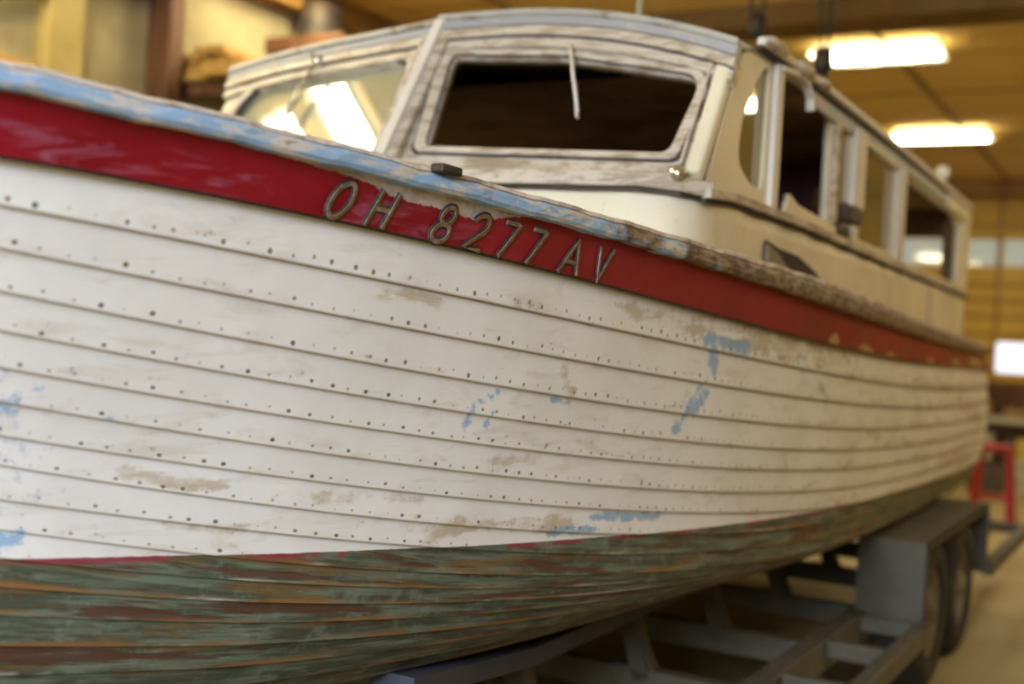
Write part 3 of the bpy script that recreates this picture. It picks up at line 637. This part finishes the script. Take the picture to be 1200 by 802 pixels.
wiper(ws, -2.975, .49, -3.03, .275, CH2, True)
# small roof items
r = bp(lath('stern_light', [(0, -.03), (.02, -.03), (.02, .0), (.034, .01), (.04, .035), (.03, .06), (0, .07)], (SX+.01, 6.85, 2.50), (0, 0, 1), plain('frosted_globe', (.9, .85, .65), (.85, .8, .6), bump=0, rough=.2), boat, 18))
bp(bar('antenna', [(-2.24, 4.95, 2.58), (-2.235, 4.98, 3.3)], circ(.012, 8), plain('pale_antenna', (.45, .50, .36), (.4, .42, .3)), boat, upv=(0, 1, 0), smooth=True))
bp(bxo('deck_cleat', (-1.245, 1.86, 1.795), (-1.215, 1.93, 1.812), IRON, boat, bevel=.004))

# ------------------------------------------------------------ TRAILER
def lev_z(Y, X):     # height of the hull bottom above a point beside the keel
    best = .7
    for k_ in range(11, NB):
        (xa, za), (xb, zb) = lev(k_, Y), lev(k_+1, Y)
        if xb <= X <= xa: best = zb+(za-zb)*(X-xb)/(xa-xb+1e-9)
    return best
tr = empty('boat_trailer', (XM, 4.5, 0)); tag(tr, 'grey steel tandem boat trailer carrying the wooden cruiser', 'trailer')
def tp(o): o.location = -tr.location; return o
def tb(name, a, b, mat=TRAILER, bevel=.006): return tp(bxo(name, a, b, mat, tr, bevel=bevel))
mx = lambda x: 2*XM-x
for s in (0, 1):
    f = (lambda x: x) if s == 0 else mx
    tb('main_rail', (f(-1.12), -1.2, .30), (f(-1.20), 9.0, .42))
    tb('outer_rail', (f(-.85), 3.0, .34), (f(-.91), 5.16, .42)); tb('outer_rail', (f(-.85), 7.0, .34), (f(-.91), 8.85, .42))
    for y_ in (3.03, 4.0, 4.58, 5.12): tb('step_bar', (f(-1.13), y_-.025, .35), (f(-.90), y_+.025, .415))
    for y_ in (7.05, 8.82): tb('step_bar', (f(-1.13), y_-.025, .35), (f(-.90), y_+.025, .415))
    # fender: folded box, open below and with a lip down the outer face
    fx0, fx1 = f(-1.17), f(-.885)
    bm = bmesh.new()
    def pb(a, b): box(bm, [min(p, q) for p, q in zip(a, b)], [max(p, q) for p, q in zip(a, b)])
    pb((fx0, 5.20, .725), (fx1, 7.0, .735)); pb((fx0, 5.19, .40), (fx1, 5.20, .735)); pb((fx0, 7.0, .42), (fx1, 7.01, .735))
    pb((f(-.89), 5.20, .705), (f(-.885), 7.0, .735)); pb((f(-.89), 5.19, .40), (f(-.885), 5.235, .735)); pb((f(-.89), 6.965, .42), (f(-.885), 7.0, .735)); pb((f(-1.17), 5.2, .40), (f(-1.165), 7.0, .735))
    tp(obj('fender', bm, TRAILER, tr))
    for y_ in (5.68, 6.50):
        ax = (1, 0, 0) if s == 0 else (-1, 0, 0)
        w = tp(lath('wheel', [(.20, -.10), (.30, -.105), (.345, -.08), (.355, -.04), (.355, .04), (.345, .08), (.30, .105), (.21, .10), (.20, .07)], (f(-1.03), y_, .355), ax, RUBBER, tr, 40))
        lath('rim', [(.205, -.09), (.205, .085), (.19, .09), (.18, .06), (.12, .05), (.10, .075), (.05, .08), (.045, .11), (0, .115)], (f(-1.03), y_, .355), ax, RIM, w, 32)
    for (y_) in (3.0, 3.8, 4.57, 5.4, 6.3, 7.2, 8.1):
        bm = bmesh.new(); xa = f(-1.60); d = -.035 if s == 0 else .035
        pb((xa-.05, y_-.03, .38), (xa+.05, y_+.03, .40))
        sweep(bm, [(xa-1.6*d, y_, .36), (xa+1.2*d, y_, .655)], rect(.06, .07), (0, 1, 0)); sweep(bm, [(xa-2.6*d, y_, .39), (xa-.2*d, y_, .56)], rect(.012, .05), (0, 1, 0)); bmesh.ops.recalc_face_normals(bm, faces=bm.faces); tp(obj('bunk_post', bm, TRAILER, tr))
    tp(bar('bunk', [(f(-1.56), yy, min(max(lev_z(yy, -1.56)-.045, .52), .70)) for yy in (2.3, 2.9, 3.5, 4.2, 5, 6, 7, 8.2)], rect(.12, .05), plain('blue_grey_bunk', (.06, .065, .09), (.045, .05, .06)), tr))
for y_ in (.2, 1.4, 2.2, 3.0, 3.8, 4.57, 5.4, 6.3, 7.2, 8.1): tb('cross_beam', (-1.20, y_-.035, .30), (mx(-1.20), y_+.035, .395))
for y_, t_ in ((1.4, .45), (3.0, .53), (4.57, .585), (6.3, .59), (8.1, .595)): tp(bxo('keel_block', (XM-.12, y_-.05, .395), (XM+.12, y_+.05, t_), YWOOD, tr, bevel=.004))
tp(bar('drawbar', [(-1.16, -1.15, .36), (XM, -2.6, .40)], rect(.08, .1), TRAILER, tr)); tp(bar('drawbar', [(mx(-1.16), -1.15, .36), (XM, -2.6, .40)], rect(.08, .1), TRAILER, tr))

# ------------------------------------------------------------ hanging hoists
def hoist(x, y, zb, label, spread):
    r = empty('chain_hoist', (x, y, zb))
    top = ZC-zb
    lath('hoist_body', [(0, top-.42), (.05, top-.42), (.085, top-.36), (.085, top-.22), (.05, top-.16), (.02, top-.14), (0, top-.14)], (0, 0, 0), (0, 0, 1), IRON, r, 18)
    bar('hanger_strap', [(0, 0, top-.15), (0, 0, top)], rect(.04, .01), IRON, r, upv=(0, 1, 0))
    for sx in (-spread, spread):
        bm = bmesh.new(); n = int((top-.40-.10)/.035); p0 = Vector((sx, 0, top-.40)); p1 = Vector((sx*.55, 0, .10))
        for i in range(n):
            c_ = p0.lerp(p1, (i+.5)/n); ln_ = []
            for a in range(9):
                t = 2*math.pi*a/8; q = Vector((math.cos(t)*.012, 0, math.sin(t)*.024)); 
                if i % 2: q = Vector((0, q.x, q.z))
                ln_.append(c_+q)
            sweep(bm, ln_, rect(.006, .006), (0, 1, 0) if i % 2 == 0 else (1, 0, 0))
        obj('chain', bm, IRON, r)
    lath('hook_block', [(0, .0), (.035, .01), (.055, .05), (.05, .13), (.02, .16), (0, .16)], (0, 0, 0), (0, 0, 1), IRON, r, 16)
    bar('hook', [(0, 0, .04), (.0, 0, .01), (.03, 0, -.02), (.035, 0, -.06), (0, 0, -.085), (-.035, 0, -.06)], circ(.010, 8), IRON, r, upv=(0, 1, 0), smooth=True)
    tag(r, label, 'chain hoist', 'chain hoists'); return r
hoist(-1.81, 6.5, 3.02, 'dark chain hoist hanging in front of the nearer fluorescent light', .035)
hoist(-2.20, 6.5, 3.24, 'dark chain hoist hanging above the cabin roof, left of the nearer light', .05)

# ------------------------------------------------------------ left wall framing and lumber
def post(y0, y1, mat, label, x1=-5.8, z1=ZC): 
    o = bxo('wall_post', (X0, y0, 0), (x1, y1, z1), mat, bevel=.008); return tag(o, label, 'post', 'posts on the left wall')
post(4.70, 4.95, PWOOD, 'broad pale yellow post on the left wall', -5.86)
post(5.57, 5.70, BWOOD, 'dark brown post on the left wall beside the yellow lumber')
post(7.70, 7.92, BWOOD, 'dark brown post on the left wall just above the cabin roof')
rack = empty('lumber_rack', (-5.7, 6.6, 3.0)); tag(rack, 'dark bracket shelf on the left wall holding yellow lumber', 'shelf')
o = bxo('shelf_arm', (X0, 5.80, 2.95), (-5.25, 5.88, 3.04), BWOOD, rack); o.location = -rack.location
o = bxo('shelf_arm', (X0, 7.0, 2.95), (-5.25, 7.1, 3.04), BWOOD, rack); o.location = -rack.location
labs = ['longest yellow board at the bottom of the lumber stack', 'yellow board in the lumber stack, second row', 'yellow board on top of the lumber stack', 'narrow yellow board at the wall side of the stack', 'yellow board with a dark end in the stack', 'topmost short yellow board of the stack', 'yellow board jutting towards the cabin']
for i, (xa, xb, za, y0_, y1_) in enumerate(((-5.95, -5.62, 2.965, 5.95, 7.9), (-5.60, -5.32, 2.965, 5.85, 7.7), (-5.93, -5.66, 3.03, 6.0, 7.8), (-5.64, -5.34, 3.03, 5.92, 7.6), (-5.95, -5.75, 3.095, 5.98, 7.4), (-5.70, -5.45, 3.095, 6.1, 7.5), (-5.85, -5.6, 3.16, 6.05, 7.2))):
    tag(bxo('lumber_board', (xa, y0_-.20, za+.08), (xb, y1_, za+.135), YWOOD, bevel=.004), labs[i], 'board', 'yellow lumber on the wall shelf')
loft = empty('storage_shelf', (-5.6, 7.0, 3.55)); tag(loft, 'dark high shelf under the ceiling at left, above the lumber', 'shelf')
for a, b in (((X0, 6.70, 3.47), (-5.3, 8.9, 3.57)), ((X0, 6.75, 3.37), (-5.35, 6.85, 3.47)), ((X0, 8.6, 3.40), (-5.3, 8.7, 3.50))):
    o = bxo('shelf_board', a, b, BWOOD, loft); o.location = -loft.location
bm = bmesh.new(); lathe(bm, [(0, 0), (.17, 0), (.18, .03), (.16, .06), (.18, .1), (.16, .2), (.17, .28), (.12, .30), (0, .30)], (-5.75, 7.0, 3.575), (0, 0, 1), 20); tag(obj('paint_drum', bm, IRON, None, True), 'dark drum on the high left shelf beside boards', 'drum')
tag(bxo('lumber_board', (-5.9, 7.3, 3.575), (-5.4, 8.8, 3.66), YWOOD, bevel=.004), 'yellow board lying on the high dark shelf', 'board')
o = bar('wall_brace', [(-5.88, 3.6, 3.02), (-5.88, 5.5, 3.62)], rect(.06, .09), BWOOD); tag(o, 'dark brown sloping brace at the top left of the wall', 'brace')
tag(bxo('wall_ledger', (X0, 3.2, 2.72), (-5.9, 4.66, 2.92), YWOOD, bevel=.004), 'yellow board fixed low on the left wall beside the pale post', 'board')

# ------------------------------------------------------------ far right clutter
st = empty('work_stool', (-1.5, 12.0, 0)); tag(st, 'tall red work stool standing on the floor behind the trailer', 'stool')
bxo('seat', (-.16, -.16, .68), (.16, .16, .74), REDM, st, bevel=.012)
for sx in (-1, 1):
    for sy in (-1, 1):
        bar('leg', [(sx*.13, sy*.13, .69), (sx*.17, sy*.17, 0)], rect(.045, .045), REDM, st, upv=(0, 1, 0))
for sy in (-1, 1): bar('rung', [(-.16, sy*.155, .25), (.16, sy*.155, .25)], rect(.025, .025), REDM, st, upv=(0, 0, 1))
be = empty('workbench', (-1.4, 16.9, 0)); tag(be, 'long cluttered workbench with pale top along the far door', 'workbench')
bxo('bench_top', (-1.3, -.35, .74), (2.2, .35, .80), plain('pale_bench_top', (.62, .58, .42), (.5, .44, .28)), be, bevel=.004)
for x_ in (-1.22, .45, 2.1):
    for y_ in (-.28, .28): bxo('leg', (x_-.04, y_-.04, 0), (x_+.04, y_+.04, .74), BWOOD, be)
bxo('lower_shelf', (-1.25, -.3, .22), (2.15, .3, .25), BWOOD, be)
cm = [((.55, .42, .06), 'yellow'), ((.50, .46, .34), 'pale'), ((.10, .08, .05), 'dark'), ((.40, .26, .1), 'tan')]
mats = [plain(n_+'_carton', c_, tuple(q*.7 for q in c_)) for c_, n_ in cm]
def lidbox(x, y, z, w, d, h, mi, label):
    r = empty('storage_box', (x, y, z)); bxo('body', (-w/2, -d/2, 0), (w/2, d/2, h*.85), mats[mi], r, bevel=.006); bxo('lid', (-w/2-.01, -d/2-.01, h*.85), (w/2+.01, d/2+.01, h), mats[mi], r, bevel=.006)
    tag(r, label, 'box', 'boxes around the far workbench')
lidbox(-2.35, 16.75, .80, .32, .3, .2, 0, 'yellow box on the near corner of the far bench')
lidbox(-1.85, 16.7, .80, .3, .25, .12, 3, 'low tan box on the far bench')
lidbox(-2.3, 16.65, .25, .4, .3, .34, 1, 'pale box on the shelf under the far bench')
lidbox(-1.8, 16.65, .25, .35, .3, .3, 2, 'dark box on the shelf under the far bench')
lidbox(-1.95, 15.0, 0, .40, .35, .30, 2, 'dark crate on the floor in front of the far bench')
lidbox(-1.45, 15.3, 0, .5, .35, .38, 1, 'pale crate on the floor beside the red stool')
lidbox(-2.4, 14.4, 0, .32, .3, .34, 2, 'small dark box on the floor at the left of the red stool')
lidbox(-1.5, 15.3, .38, .34, .28, .24, 0, 'yellow box stacked on the pale crate')
lidbox(-3.6, 14.0, 0, 1.2, .4, .10, 3, 'flat tan pallet box on the floor beyond the trailer')
o = bxo('floor_line', (-1.9, 12.9, .001), (3.0, 13.0, .004), plain('yellow_line_paint', (.6, .45, .05))); tag(o, 'yellow painted line across the concrete floor', 'floor marking')
